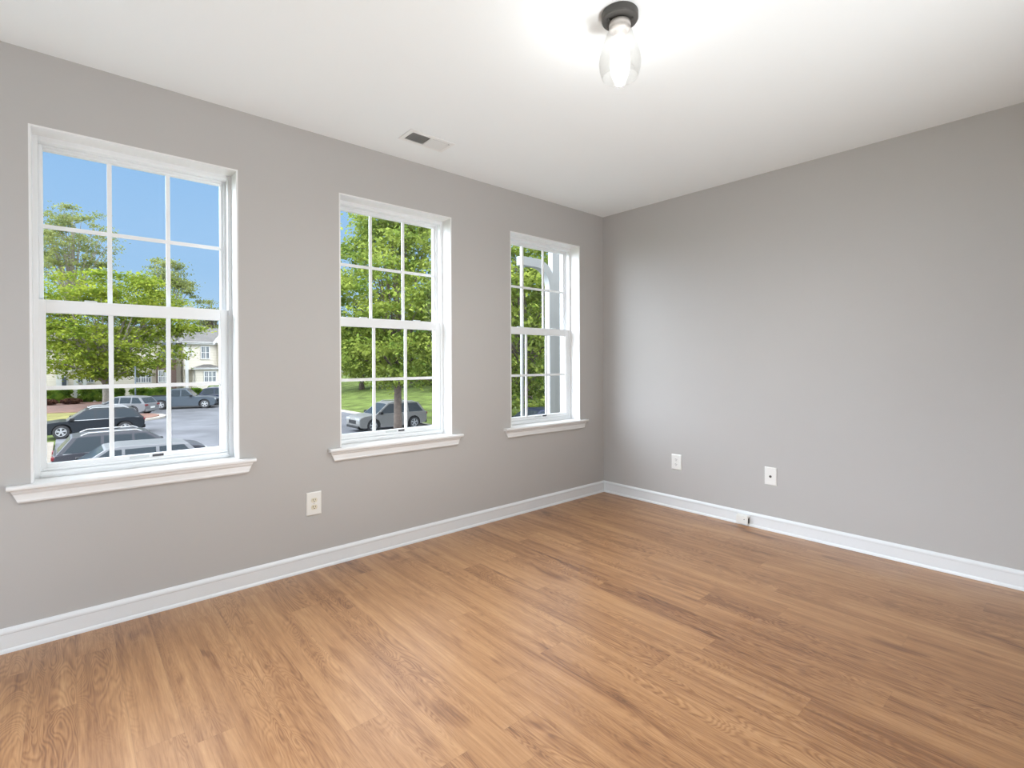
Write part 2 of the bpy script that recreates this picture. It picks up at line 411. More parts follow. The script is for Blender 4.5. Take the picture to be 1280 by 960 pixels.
for i, (xa, xb) in enumerate(WIN):
    root = empty('window_%d' % (i + 1), (xa, 0, SZ)); struct(root)
    root['label'] = ['wide-looking nearest window with parked cars behind it', 'middle window with a big green tree behind it', 'window nearest the corner with a white porch column behind it'][i]
    W = xb - xa; T = WZ1 - SZ          # local x 0..W, z 0..T, y world
    g = MB(); t_ = .008
    g.box(0, t_, .0, WF, 0, T); g.box(W - t_, W, .0, WF, 0, T); g.box(t_, W - t_, .0, WF, T - t_, T)
    g.build('jamb_liner', MT['trim'], root)
    g = MB(); ring(g, 0, W, 0, T, WF, WT + .01, .026, .026, .026, .030)
    ring(g, .026, W - .026, .026, T - .030, WF + .040, WF + .046, .012, .012, .0, .010)      # parting stop between the two tracks
    g.box(.026, W - .026, WF - .004, WF + .014, 0, .014)
    g.build('window_frame', MT['vinyl'], root, bevel=.002)
    # lower sash in the inner track
    lx0, lx1, lz0, lz1 = .024, W - .024, .024, .768
    gx0, gx1, gz0, gz1 = .047, W - .064 + .001, .058, .712
    g = MB(); ring(g, lx0, lx1, lz0, lz1, WF + .008, WF + .038, gx0 - lx0, lx1 - gx1, gz0 - lz0, lz1 - gz1)
    g.box(lx0 + .01, lx1 - .01, WF + .002, WF + .009, lz0 + .006, lz0 + .016)     # lift ledge
    ls = g.build('lower_sash', MT['vinyl'], root, bevel=.002)
    g = MB(); grid(g, gx0, gx1, gz0, gz1, WF + .018, WF + .027); g.build('muntin_bars', MT['vinyl'], ls)
    MB().box(gx0 - .004, gx1 + .004, WF + .0215, WF + .0235, gz0 - .004, gz1 + .004).build('pane', MT['glass'], ls)
    lx = W * .5
    for dx in (-.19, .19):
        MB().box(lx + dx - .022, lx + dx + .022, WF + .010, WF + .032, lz1 - .001, lz1 + .006).build('tilt_latch', MT['labelw'], ls, bevel=.001)
    fx = [.43, .44, .45][i] * W
    MB().box(fx, fx + .075, WF + .0055, WF + .0085, lz0 + .019, lz0 + .029).build('paper_label', MT['labelw'], ls)
    MB().box(fx + .088, fx + .132, WF + .0055, WF + .0085, lz0 + .0195, lz0 + .030).build('dark_label', MT['label'], ls)
    # upper sash in the outer track
    ux0, ux1, uz0, uz1 = .026, W - .026, .725, T - .032
    hx0, hx1, hz0, hz1 = .040, W - .050, .762, 1.424
    g = MB(); ring(g, ux0, ux1, uz0, uz1, WF + .048, WF + .078, hx0 - ux0, ux1 - hx1, hz0 - uz0, uz1 - hz1)
    us = g.build('upper_sash', MT['vinyl'], root, bevel=.002)
    g = MB(); grid(g, hx0, hx1, hz0, hz1, WF + .058, WF + .067); g.build('muntin_bars', MT['vinyl'], us)
    MB().box(hx0 - .004, hx1 + .004, WF + .0615, WF + .0635, hz0 - .004, hz1 + .004).build('pane', MT['glass'], us)
    # stool and apron
    g = MB()
    prof = [(WF, 0), (-.030, 0), (-.035, -.003), (-.037, -.008), (-.0365, -.014), (-.033, -.018), (-.028, -.020), (.0, -.0215), (WF, -.0215)]
    g.box(.0, W, -.001, WF, -.0215, 0)
    g2 = [(.0, 0)] + prof[1:8]
    g.prism(g2, lambda q: (-.071, q[0], q[1]), lambda q: (W + .071, q[0], q[1]))
    g.build('window_stool', MT['trim'], root)
    g = MB()
    ap = [(0, -.0215), (-.018, -.0215), (-.0185, -.030), (-.013, -.038), (-.013, -.060), (-.016, -.066), (-.012, -.073), (0, -.073)]
    def end(q, s): return (-.060 + (-.0215 - q[1]) * .45) if s < 0 else (W + .060 - (-.0215 - q[1]) * .45)
    g.prism(ap, lambda q: (end(q, -1), q[0], q[1]), lambda q: (end(q, 1), q[0], q[1]))
    g.build('window_apron', MT['trim'], root)

# ------------------------------------------------------------------ outlets and plates
def plate_mesh(w, h, t):
    g = MB(); b = .005
    rings = []
    for (ins, y) in ((0, 0), (0, t * .55), (b * .6, t * .9), (b, t)):
        rings.append([(-w / 2 + ins, -y, -h / 2 + ins), (w / 2 - ins, -y, -h / 2 + ins), (w / 2 - ins, -y, h / 2 - ins), (-w / 2 + ins, -y, h / 2 - ins)])
    return g.loft(rings)
def outlet(loc, rz, w, h, cream, label, group):
    root = empty('electrical_outlet', loc, rz)
    tag(root, label, 'outlet', group)
    plate_mesh(w, h, .006).build('cover_plate', MT['plate'], root)
    for s in (-1, 1):
        pts = []
        for k in range(20):
            a = 2 * math.pi * k / 20
            pts.append((.017 * math.cos(a), max(-.0125, min(.0125, .017 * math.sin(a)))))
        r = MB().prism(pts, lambda q: (q[0], -.0055, q[1] + s * .0195), lambda q: (q[0], -.0085, q[1] + s * .0195)).build('receptacle', cream, root)
        z = s * .0195
        MB().box(-.0075, -.0050, -.0091, -.0083, z - .001, z + .008).build('slot', MT['slot'], r)
        MB().box(.0050, .0072, -.0091, -.0083, z - .001, z + .007).build('slot', MT['slot'], r)
        MB().lathe([(.0026, -.0091), (.0026, -.0083)], (0, 0, z - .0075), 'y', 10).build('ground_hole', MT['slot'], r)
    MB().lathe([(.0032, -.0075), (.0034, -.0055)], (0, 0, 0), 'y', 12).build('screw', MT['nickel'], root)
outlet((-2.563, 0, .368), 0, .083, .128, MT['cream'], 'white duplex outlet with cream receptacles below the gap between windows', 'wall outlets')
outlet((0, -.721, .365), -math.pi / 2, .084, .119, MT['plate'], 'all white duplex outlet on the plain right wall', 'wall outlets')
root = empty('cable_wall_plate', (0, -1.430, .371), -math.pi / 2)
tag(root, 'white wall plate with one small dark coaxial socket', 'wall plate')
plate_mesh(.078, .121, .006).build('cover_plate', MT['plate'], root)
MB().lathe([(.0085, -.0055), (.0085, -.008), (.0055, -.008), (.005, -.016), (.002, -.016)], (0, 0, -.002), 'y', 16).build('coax_socket', mat('dark_metal_connector', (.10, .09, .08), .4, metal=.6), root)
for s in (-1, 1):
    MB().lathe([(.003, -.0072), (.0033, -.0055)], (0, 0, s * .043), 'y', 12).build('screw', MT['plate'], root)
# surface jack on the baseboard
root = empty('surface_phone_jack', (-.0135, -1.252, 0.0), -math.pi / 2)
tag(root, 'small white surface phone jack box mounted low on the baseboard', 'phone jack')
MB().box(-.041, .041, -.030, .0, .014, .070).build('housing', MT['plate'], root, bevel=.003)
MB().box(-.043, .043, -.004, .0, .004, .074).build('back_plate', MT['plate'], root, bevel=.001)
MB().lathe([(.0032, -.0315), (.0036, -.0295)], (.016, 0, .046), 'y', 12).build('screw', mat('grey_screw', (.25, .25, .25), .4, metal=.5), root)
MB().box(.0405, .0425, -.024, -.008, .022, .058).build('jack_opening', MT['slot'], root)

# ------------------------------------------------------------------ ceiling vent
root = empty('ceiling_vent', (-2.016, -.322, H))
tag(root, 'white rectangular ceiling vent with dark slots at one end', 'vent')
g = MB(); ring(g, -.148, .148, -.075, .075, 0, 1, .028, .022, .026, .026)
fr = MB()
for a in range(0, len(g.v), 1): pass
fr.v = [(x, z, -.005 * y) for x, y, z in g.v]; fr.f = g.f
fr.build('frame', MT['ventw'], root, bevel=.002)
MB().box(-.122, .126, -.052, .052, -.0012, -.0002).build('duct', MT['ventd'], root)
MB().box(.000, .006, -.050, .050, -.006, -.001).build('divider', MT['ventw'], root)
def louver(x, ang):
    g = MB(); c, s = math.cos(ang), math.sin(ang); w, t = .0062, .0006
    P = [(-w, -t), (w, -t), (w, t), (-w, t)]
    pts = [(x + a * c - b * s, -.0062 + a * s + b * c) for a, b in P]
    g.prism(pts, lambda q: (q[0], -.049, q[1]), lambda q: (q[0], .049, q[1]))
    return g.build('louver', MT['ventw'], root)
for k in range(9): louver(-.112 + k * .0130, math.radians(34))
for k in range(10): louver(.0125 + k * .0112, math.radians(-36))

# ------------------------------------------------------------------ ceiling light
LX, LY = -2.052, -1.715
root = empty('ceiling_light', (LX, LY, H))
tag(root, 'flush ceiling light with dark bronze canopy and clear glass shade', 'ceiling light')
MB().lathe([(.0, 0), (.066, 0), (.067, -.003), (.067, -.024), (.064, -.029), (.0, -.030)], n=48, cap=False).build('canopy', MT['bronze'], root, smooth=False, bevel=.001)
for a in (2.36 + .35, -.80 - .35):
    MB().lathe([(.0055, -.029), (.0058, -.033), (.004, -.036), (0.0005, -.037)], (.046 * math.cos(a), .046 * math.sin(a), 0), 'z', 14).build('screw', MT['bronze'], root)
MB().lathe([(.020, -.029), (.037, -.034), (.040, -.045), (.038, -.062), (.030, -.068), (.0235, -.070), (.0235, -.088), (.018, -.090)], n=32).build('socket', MT['nickel'], root, smooth=True)
# glass shade: open bell, real thickness
pr = [(.039, -.052), (.044, -.066), (.054, -.092), (.066, -.125), (.0745, -.155), (.0775, -.180), (.0750, -.205), (.0690, -.226), (.0655, -.236)]
prof = pr + [(.0640, -.2375)] + [(r - .0022, z) for r, z in reversed(pr)]
shade_m = bpy.data.materials.new('clear_shade_glass'); shade_m.use_nodes = True
nt = shade_m.node_tree; nt.nodes.clear()
out = nt.nodes.new('ShaderNodeOutputMaterial'); mx = nt.nodes.new('ShaderNodeMixShader'); tr = nt.nodes.new('ShaderNodeBsdfTransparent'); gl = nt.nodes.new('ShaderNodeBsdfGlossy')
lw = nt.nodes.new('ShaderNodeLayerWeight'); lw.inputs['Blend'].default_value = .25
mp = nt.nodes.new('ShaderNodeMapRange'); mp.inputs['To Min'].default_value = .02; mp.inputs['To Max'].default_value = .45
nt.links.new(lw.outputs['Facing'], mp.inputs['Value']); nt.links.new(mp.outputs[0], mx.inputs[0])
tr.inputs[0].default_value = (.975, .975, .97, 1); gl.inputs['Roughness'].default_value = .05
nt.links.new(tr.outputs[0], mx.inputs[1]); nt.links.new(gl.outputs[0], mx.inputs[2]); nt.links.new(mx.outputs[0], out.inputs[0])
MB().lathe(prof, n=48, cap=False).build('glass_shade', shade_m, root, smooth=True)
bm_ = bpy.data.materials.new('lit_bulb'); bm_.use_nodes = True
nt = bm_.node_tree; nt.nodes.clear()
out = nt.nodes.new('ShaderNodeOutputMaterial'); em = nt.nodes.new('ShaderNodeEmission'); em.inputs['Color'].default_value = (1, .99, .97, 1); em.inputs['Strength'].default_value = 7
nt.links.new(em.outputs[0], out.inputs[0])
bl = MB().lathe([(.014, -.086), (.016, -.098), (.024, -.112), (.0315, -.126), (.0335, -.142), (.031, -.158), (.022, -.170), (.010, -.1755), (.001, -.1765)], n=32).build('light_bulb', bm_, root, smooth=True)
def lamp_light(name, kind, energy, z, **kw):
    l = bpy.data.lights.new(name, kind); l.energy = energy; l.color = (.97, .985, 1.0); l.shadow_soft_size = .008
    for k_, v_ in kw.items(): setattr(l, k_, v_)
    lo = bpy.data.objects.new(name, l); COL.objects.link(lo); lo.parent = root; lo.location = (0, 0, z)
    return lo
lamp_light('bulb_light_down', 'SPOT', BULB_DOWN, -.187, spot_size=math.radians(176), spot_blend=1.0)
lamp_light('bulb_light_round', 'POINT', BULB_ROUND, -.200)

# ================================================================== outside
G = -2.85       # level of the parking lot
EX = dict(
    asphalt=asphalt_mat(),
    concrete=mat('pale_concrete', (.19, .168, .140), .9, spec=.1, noise=.10, nscale=1.5),
    curb=mat('curb_concrete', (0.322, 0.298, 0.260), .85, noise=.08, nscale=2),
    grass=mat('lawn_grass', (.080, .108, .026), .95, spec=.1, noise=.5, nscale=.9),
    dry=mat('yellowed_grass', (.150, .140, .050), .95, spec=.1, noise=.35, nscale=1.2),
    mulch=mat('red_brown_mulch', (0.124, 0.059, 0.040), .9, noise=.4, nscale=2.5),
    siding=stripe_mat('cream_lap_siding', (.54, .495, .415), (.41, .37, .30), .19, 'Z', .16),
    siding_w=stripe_mat('white_lap_siding', (0.308, 0.304, 0.292), (0.238, 0.238, 0.231), .16, 'Z', .14),
    trimw=mat('white_exterior_trim', (0.508, 0.508, 0.496), .5),
    brick=stripe_mat('red_brown_brick', (0.115, 0.058, 0.046), (0.161, 0.135, 0.119), .28, bricks=True),
    shingle=mat('grey_shingles', (0.081, 0.077, 0.073), .85, noise=.18, nscale=1.2),
    wpane=mat('dark_house_glass', (.09, .11, .13), .12),
    bark=mat('grey_brown_bark', (0.099, 0.074, 0.059), .9, noise=.3, nscale=6),
    bark_p=mat('pale_bark', (0.186, 0.161, 0.130), .9, noise=.25, nscale=4),
    pole=mat('dark_pole_paint', (.06, .075, .085), .5),
    tire=mat('tire_rubber', (.018, .018, .02), .8),
    rim=mat('silver_rim', (.34, .345, .35), .4, spec=.3),
    carglass=mat('tinted_car_glass', (.022, .030, .036), .14, spec=.10),
    plastic=mat('black_car_plastic', (.010, .010, .011), .6, spec=.2),
    chrome=mat('chrome_trim', (.33, .335, .34), .35, spec=.3),
    red=mat('red_tail_lens', (.13, .014, .018), .3, spec=.3),
    lens=mat('clear_head_lens', (.30, .31, .32), .2),
    leafA=leaf_mat('bright_leaves', (.110, .168, .022), (.285, .325, .045), .9),
    leafB=leaf_mat('fresh_green_leaves', (.110, .168, .030), (.300, .350, .070), .8),
    leafC=leaf_mat('pale_spring_leaves', (0.143, 0.174, 0.062), (0.248, 0.273, 0.093), .5),
    leafD=leaf_mat('deep_green_leaves', (0.043, 0.093, 0.019), (0.112, 0.186, 0.031), .7),
    leafE=leaf_mat('olive_treetops', (0.161, 0.155, 0.043), (0.260, 0.236, 0.081), .25),
    hedge=leaf_mat('hedge_leaves', (.065, .13, .018), (.20, .29, .035), 1.5),
    rshrub=leaf_mat('reddish_shrub_leaves', (0.062, 0.028, 0.025), (0.136, 0.068, 0.043), 2.0),
)
# ---- ground
o = MB().box(-70, 110, .25, 170, G - .30, G - .06).build('ground', EX['grass']); struct(o, 'green lawn and slope beyond the parking lot')
o = MB().box(-4.05, 13.6, 3.0, 61.0, G - .2, G).build('parking_lot', EX['asphalt']); struct(o, 'grey asphalt parking lot')
o = MB().box(13.6, 60, 3.0, 22.0, G - .2, G).build('access_road', EX['asphalt']); struct(o)
o = MB().box(-7.5, -4.10, 1.0, 31.6, G - .2, G + .10).build('sidewalk', EX['concrete']); struct(o, 'pale concrete sidewalk at the car noses')
def island(name, poly, z, m, label=None):
    o = MB().prism(poly, lambda q: (q[0], q[1], G - .05), lambda q: (q[0], q[1], z)).build(name, m); return struct(o, label)
def round_end(xa, xb, ya, yb, n=10):
    r = (yb - ya) / 2; yc = (ya + yb) / 2
    return [(xa, ya)] + [(xb - r + r * math.sin(math.pi * k / n), yc - r * math.cos(math.pi * k / n)) for k in range(n + 1)] + [(xa, yb)]
island('curb_strip', round_end(-4.6, 2.1, 40.6, 47.2), G + .12, EX['curb'], 'pale curb around the mulched parking island')
island('mulch_bed', round_end(-1.4, 1.7, 41.0, 46.8), G + .16, EX['mulch'], 'red-brown mulch on the parking island')
island('grass_strip', [(-9, 38.5), (-1.5, 41.0), (-1.5, 50.5), (-9, 56)], G + .17, EX['dry'], 'yellow-green grass strip behind the black car')
island('planting_bed', [(-12, 53.0), (-1.2, 50.0), (-.6, 63.8), (-12, 63.8)], G + .20, EX['mulch'], 'mulched bed in front of the far hedges')
island('front_walk', [(-.5, 61.0), (16, 60.5), (16, 64), (-.5, 64)], G + .10, EX['concrete'])
o = MB().box(13.45, 13.65, 22.0, 61, G - .1, G + .14).build('curb_edge', EX['curb']); struct(o)

def gz(x, y): return G - .06 + 1.75 * min(1, max(0, (x - 14) / 20)) * min(1, max(0, (y - 20) / 6))
sl = MB()
sl.add([(13.7, 24, G - .07), (13.7, 90, G - .07), (34, 90, -1.16), (34, 24, -1.16), (90, 90, -1.10), (90, 24, -1.10), (90, 20, G - .1), (34, 20, G - .1)], [(0, 1, 2, 3), (3, 2, 4, 5), (3, 5, 6, 7), (0, 3, 7)])
o = sl.build('grass_slope', EX['grass']); struct(o, 'grassy slope behind the champagne suv')
DK = mat('pale_bounce_surface', (.62, .61, .58), .8, noise=.05, nscale=2)  # unseen pale slab added to bounce daylight up to the ceiling
o = MB().box(X0 - 3.6, X0 - .41, -3.2, -.2, -.30, -.14).build('bounce_slab', DK); struct(o)
# ---- cars -------------------------------------------------------------------------------------
def wheel(parent, x, y, r, side, rim):
    t = .21
    tm = MB().lathe([(r * .62, -t / 2), (r * .93, -t / 2), (r, -t * .32), (r, t * .32), (r * .93, t / 2), (r * .62, t / 2)], (x, y, r), 'y', 26, cap=False)
    tm.lathe([(r * .63, y * 0 - side * .035), (.001, -side * .035)], (x, y + side * t * .46, r), 'y', 26, cap=False)
    w = tm.build('wheel', EX['tire'], parent, smooth=False)
    g = MB(); yo = y + side * t * .46
    g.lathe([(q, h * side) for q, h in ((r * .57, -.03), (r * .62, -.04), (r * .66, .0), (r * .62, .012), (r * .57, .0), (r * .57, -.03))], (x, yo, r), 'y', 26, cap=False)
    g.lathe([(.001, side * .014), (r * .14, side * .012), (r * .16, -side * .03)], (x, yo, r), 'y', 14, cap=False)
    for k in range(5):
        a = 2 * math.pi * k / 5 + .3
        for da in (-.16, .16):
            c, s = math.cos(a + da), math.sin(a + da); pc, ps = -s, c
            e = r * .60; b0, b1 = r * .055, r * .045
            g.prism([(c * .02 + pc * b0, s * .02 + ps * b0), (c * .02 - pc * b0, s * .02 - ps * b0), (c * e - pc * b1, s * e - ps * b1), (c * e + pc * b1, s * e + ps * b1)],
                    lambda q: (x + q[0], yo - side * .03, r + q[1]), lambda q: (x + q[0], yo + side * .010, r + q[1]))
    g.build('rim', rim, w)
    return w

def car(name, loc, rz, label, cat, paint, Lc=4.6, Wc=1.85, Hc=1.66, rails=True, pickup=False, chrome=True, clad=True, rim=None, group='parked cars'):
    """car facing local +x, standing on z=0, centred on its wheelbase"""
    root = empty(name, loc, rz); tag(root, label, cat, group)
    rim = rim or EX['rim']
    xf, xr = Lc / 2, -Lc / 2
    wf, wr = xf - .88, xr + .92 if not pickup else xr + 1.12
    r = .365 if not pickup else .40
    ra = r + .07
    zb = .26
    belt = Hc * .585
    def arch(xc):
        a0 = math.asin(min(1, (r - zb) / ra)); pts = []
        for k in range(11):
            a = -a0 + (math.pi + 2 * a0) * k / 10
            pts.append((xc - ra * math.cos(a), r + ra * math.sin(a)))
        return pts
    hood = Hc * .55
    bottom = [(xr + .12, zb + .08)] + arch(wr) + arch(wf) + [(xf - .14, zb + .02)]
    front = [(xf - .03, zb + .14), (xf, .52), (xf - .01, hood * .80), (xf - .07, hood * .93), (xf - .30, hood + .02), (xf - .80, hood + .085), (xf - 1.22, belt + .02)]
    if pickup:
        back = [(xr + .0, belt + .10), (xr + .0, .56), (xr + .04, .45)]
        top = front + [(xf - 1.6, belt + .03), (xr + 1.66, belt + .06), (xr + 1.60, belt + .12)] + back
    else:
        back = [(xr + .05, belt + .04), (xr + .01, belt - .1), (xr, .62), (xr + .03, .45)]
        top = front + [(xf - 2.4, belt + .04), (xr + .6, belt + .07)] + back
    poly = bottom + top
    g = MB(); cx = sum(q[0] for q in poly) / len(poly); cz = .62
    rings = []
    hw = Wc / 2
    for (yy, kx, kz) in ((-hw, .975, .93), (-hw + .05, .992, .975), (-hw + .16, 1, 1), (hw - .16, 1, 1), (hw - .05, .992, .975), (hw, .975, .93)):
        ring_ = []
        for (x, z) in poly:
            nz = z if z < belt * .6 else cz + (z - cz) * kz if z > cz else z
            ring_.append((x * kx, yy, nz))
        rings.append(ring_)
    g.loft(rings)
    body = g.build('body', paint, root, bevel=0)
    # under-body, so nothing is seen through the arches
    MB().box(xr + .25, xf - .25, -hw + .28, hw - .28, .22, belt - .12).build('chassis', EX['plastic'], root)
    # greenhouse
    zt = Hc
    if pickup: A = [(xf - 1.66, belt), (xf - 2.34, zt - .03), (xf - 2.6, zt), (xr + 1.86, zt - .03), (xr + 1.66, belt + .05)]
    else: A = [(xf - 1.06, belt), (xf - 1.90, zt - .05), (xf - 2.25, zt), (xr + 1.0, zt - .03), (xr + .52, zt - .09), (xr + .10, belt + .02)]
    wb_, slope = hw - .045, .17
    def yin(z): return wb_ - slope * max(0, (z - belt)) / (zt - belt)
    g = MB()
    g.prism(A, lambda q: (q[0], -yin(q[1]), q[1]), lambda q: (q[0], yin(q[1]), q[1]))
    cab = g.build('roof', paint, root, bevel=.03)
    # side glass
    def lerp(a, b, t): return (a[0] + (b[0] - a[0]) * t, a[1] + (b[1] - a[1]) * t)
    z0, z1 = belt + .06, zt - .10
    def xfront(z): return A[0][0] + (A[1][0] - A[0][0]) * (z - A[0][1]) / (A[1][1] - A[0][1]) - .13
    rr0, rr1 = A[-1], A[-2]
    def xrear(z): return rr0[0] + (rr1[0] - rr0[0]) * (z - rr0[1]) / (rr1[1] - rr0[1]) + (.16 if not pickup else .12)
    if pickup: cuts = [None, (xf - 2.78, xf - 2.70), None]
    else: cuts = [None, (xf - 2.35, xf - 2.27), (xf - 3.22, xf - 3.13)]
    for s in (-1, 1):
        edges = [lambda z: xfront(z)]
        segs = []
        segs.append((xfront, lambda z: cuts[1][1]))
        if pickup: segs.append((lambda z: cuts[1][0], xrear))
        else:
            segs.append((lambda z: cuts[1][0], lambda z: cuts[2][1])); segs.append((lambda z: cuts[2][0], xrear))
        for fa, fb in segs:
            quad = [(fa(z0), z0), (fa(z1), z1), (fb(z1), z1), (fb(z0), z0)]
            MB().prism(quad, lambda q: (q[0], s * (yin(q[1]) - .02), q[1]), lambda q: (q[0], s * (yin(q[1]) + .006), q[1])).build('side_window', EX['carglass'], cab)
        if chrome:
            quad = [(xfront(z0) - .0, z0 - .035), (xfront(z0), z0 - .005), (xrear(z0), z0 - .005), (xrear(z0), z0 - .035)]
            MB().prism(quad, lambda q: (q[0], s * (yin(q[1]) - .01), q[1]), lambda q: (q[0], s * (yin(q[1]) + .012), q[1])).build('window_trim', EX['chrome'], cab)
    # windscreen and rear glass
    def slab(P, Q, inset, name_, parent):
        (xa, za), (xb, zb2) = P, Q
        d = Vector((xb - xa, 0, zb2 - za)).normalized(); nrm = Vector((d.z, 0, -d.x))
        if nrm.x * (1 if xa > 0 else -1) < 0: nrm = -nrm
        pa, pb = Vector((xa, 0, za)) + d * inset, Vector((xb, 0, zb2)) - d * inset
        ya, yb = yin(pa.z) - .09, yin(pb.z) - .09
        vs = []
        for off in (-.02, .007):
            for p_, y_ in ((pa, ya), (pb, yb)):
                for sg in (-1, 1):
                    q_ = p_ + nrm * off; vs.append((q_.x, sg * y_, q_.z))
        MB().add(vs, [(0, 1, 3, 2), (4, 6, 7, 5), (0, 2, 6, 4), (1, 5, 7, 3), (0, 4, 5, 1), (2, 3, 7, 6)]).build(name_, EX['carglass'], parent)
    slab(A[0], A[1], .06, 'windscreen', cab)
    slab(A[-1], A[-2], .06, 'rear_window', cab)
    for s in (-1, 1):
        mx_ = xf - (2.02 if pickup else 1.42)
        MB().box(mx_, mx_ + .20, s * (hw - .02) if s > 0 else -hw - .19, hw + .19 if s > 0 else -(hw - .02), belt + .03, belt + .18).build('side_mirror', paint if not clad else EX['plastic'], root, bevel=.03)
    for xw in (wf, wr):
        for s in (-1, 1): wheel(root, xw, s * (hw - .12), r, s, rim)
    # lights
    for s in (-1, 1):
        ya, yb = (hw - .55, hw - .025) if s > 0 else (-hw + .025, -hw + .55)
        MB().box(xf - .34, xf - .012, ya, yb, hood * .74, hood * .92).build('head_light', EX['lens'], root, bevel=.03)
        ya, yb = (hw - .34, hw - .012) if s > 0 else (-hw + .012, -hw + .34)
        if pickup: ya, yb = (hw - .16, hw + .008) if s > 0 else (-hw - .008, -hw + .16)
        MB().box(xr - .012, xr + .24 if not pickup else xr + .14, ya, yb, belt - .14, belt + .0).build('tail_light', EX['red'], root, bevel=.03)
    MB().box(xf - .10, xf + .012, -.48, .48, .50, hood * .78).build('grille', EX['plastic'], root, bevel=.02)
    MB().box(xf - .20, xf + .02, -hw + .14, hw - .14, zb + .0, .40).build('front_bumper', EX['plastic'], root, bevel=.04)
    MB().box(xr - .03, xr + .20, -hw + .10, hw - .10, zb + .04, .50).build('rear_bumper', EX['plastic'] if clad else paint, root, bevel=.04)
    if rails:
        for s in (-1, 1):
            yy = s * (yin(zt) - .07)
            MB().tube([(xf - 2.05, yy, zt - .04), (xf - 2.2, yy, zt + .035), (xr + .95, yy, zt + .025), (xr + .75, yy, zt - .06)], .022, 8).build('roof_rail', EX['chrome'], root)
    if pickup:
        MB().box(xr + .08, xr + 1.56, -hw + .12, hw - .12, belt + .115, belt + .13).build('bed_cover', EX['plastic'], root)
    MB().box(xr - .016, xr + .02, -.26, .26, belt - .34, belt - .20).build('licence_plate', EX['trimw'], root)
    return root

PA = lambda n, c, mtl=0: mat(n, c, .38, spec=.22, coat=.10)
black_p = PA('black_car_paint', (.007, .010, .014))
dgrey_p = PA('dark_grey_car_paint', (.035, .035, .042))
silver_p = PA('silver_car_paint', (.125, .128, .135))
grey_p = PA('blue_grey_truck_paint', (.055, .068, .082))
white_p = PA('champagne_car_paint', (.15, .147, .14))
navy_p = PA('navy_car_paint', (.016, .022, .045))
car('suv', (-2.45, 34.4, G), math.pi, 'black suv with silver wheels and chrome window line parked in side view', 'car', black_p, Lc=4.55, Hc=1.54, group='cars behind the nearest window')
car('suv', (-1.75, 20.6, G), 0, 'dark grey suv with chrome roof rails half hidden behind the nearest silver car', 'car', dgrey_p, Lc=4.5, Hc=1.60, group='cars behind the nearest window')
car('hatchback', (-2.35, 17.3, G), math.pi, 'silver car nearest the house showing only roof and side windows', 'car', silver_p, Lc=4.55, Hc=1.50, rails=False, group='cars behind the nearest window')
car('hatchback', (-.20, 47.4, G), math.radians(143), 'silver hatchback seen from behind beside the mulched island', 'car', silver_p, Lc=4.3, Wc=1.8, Hc=1.50, rails=False, clad=False, group='cars behind the nearest window')
car('pickup_truck', (4.35, 51.2, G), math.radians(-20), 'blue-grey pickup truck parked facing right across the lot', 'truck', grey_p, Lc=5.35, Wc=1.92, Hc=1.80, rails=False, pickup=True, chrome=False, group='cars behind the nearest window')
car('suv', (8.2, 53.4, G), math.radians(-20), 'dark suv mostly hidden beyond the blue-grey pickup truck', 'car', navy_p, Lc=4.6, Hc=1.7, group='cars behind the nearest window')
car('suv', (11.1, 25.4, G), math.pi, 'champagne suv parked behind the tree trunk in the middle window', 'car', white_p, Lc=4.5, Hc=1.66, rails=True, chrome=False)
car('sedan', (16.0, 17.4, G), math.pi, 'dark blue sedan at the bottom of the corner window', 'car', navy_p, Lc=4.6, Hc=1.46, rails=False)

# ---- trees ------------------------------------------------------------------------------------
def leaves_obj(name, C, size, m, parent, rng, flat=.6):
    n = len(C)
    # one bent leaf cluster = one quad with random orientation
    nrm = rng.normal(size=(n, 3)); nrm[:, 2] = np.abs(nrm[:, 2]) + flat; nrm /= np.linalg.norm(nrm, axis=1)[:, None]
    t = np.cross(nrm, rng.normal(size=(n, 3))); t /= np.linalg.norm(t, axis=1)[:, None]
    b = np.cross(nrm, t)
    s = size * (.6 + .8 * rng.random(n))[:, None]
    q = np.stack([C - t * s, C - b * s * .55 + nrm * s * .12, C + t * s, C + b * s * .55 + nrm * s * .12], 1).reshape(-1, 3)
    me = bpy.data.meshes.new(name)
    me.vertices.add(4 * n); me.vertices.foreach_set('co', q.astype(np.float32).ravel())
    me.loops.add(4 * n); me.loops.foreach_set('vertex_index', np.arange(4 * n, dtype=np.int32))
    me.polygons.add(n); me.polygons.foreach_set('loop_start', np.arange(0, 4 * n, 4, dtype=np.int32))
    me.update(calc_edges=True); me.validate()
    me.materials.append(m)
    o = bpy.data.objects.new(name, me); COL.objects.link(o)
    if parent: o.parent = parent
    return o

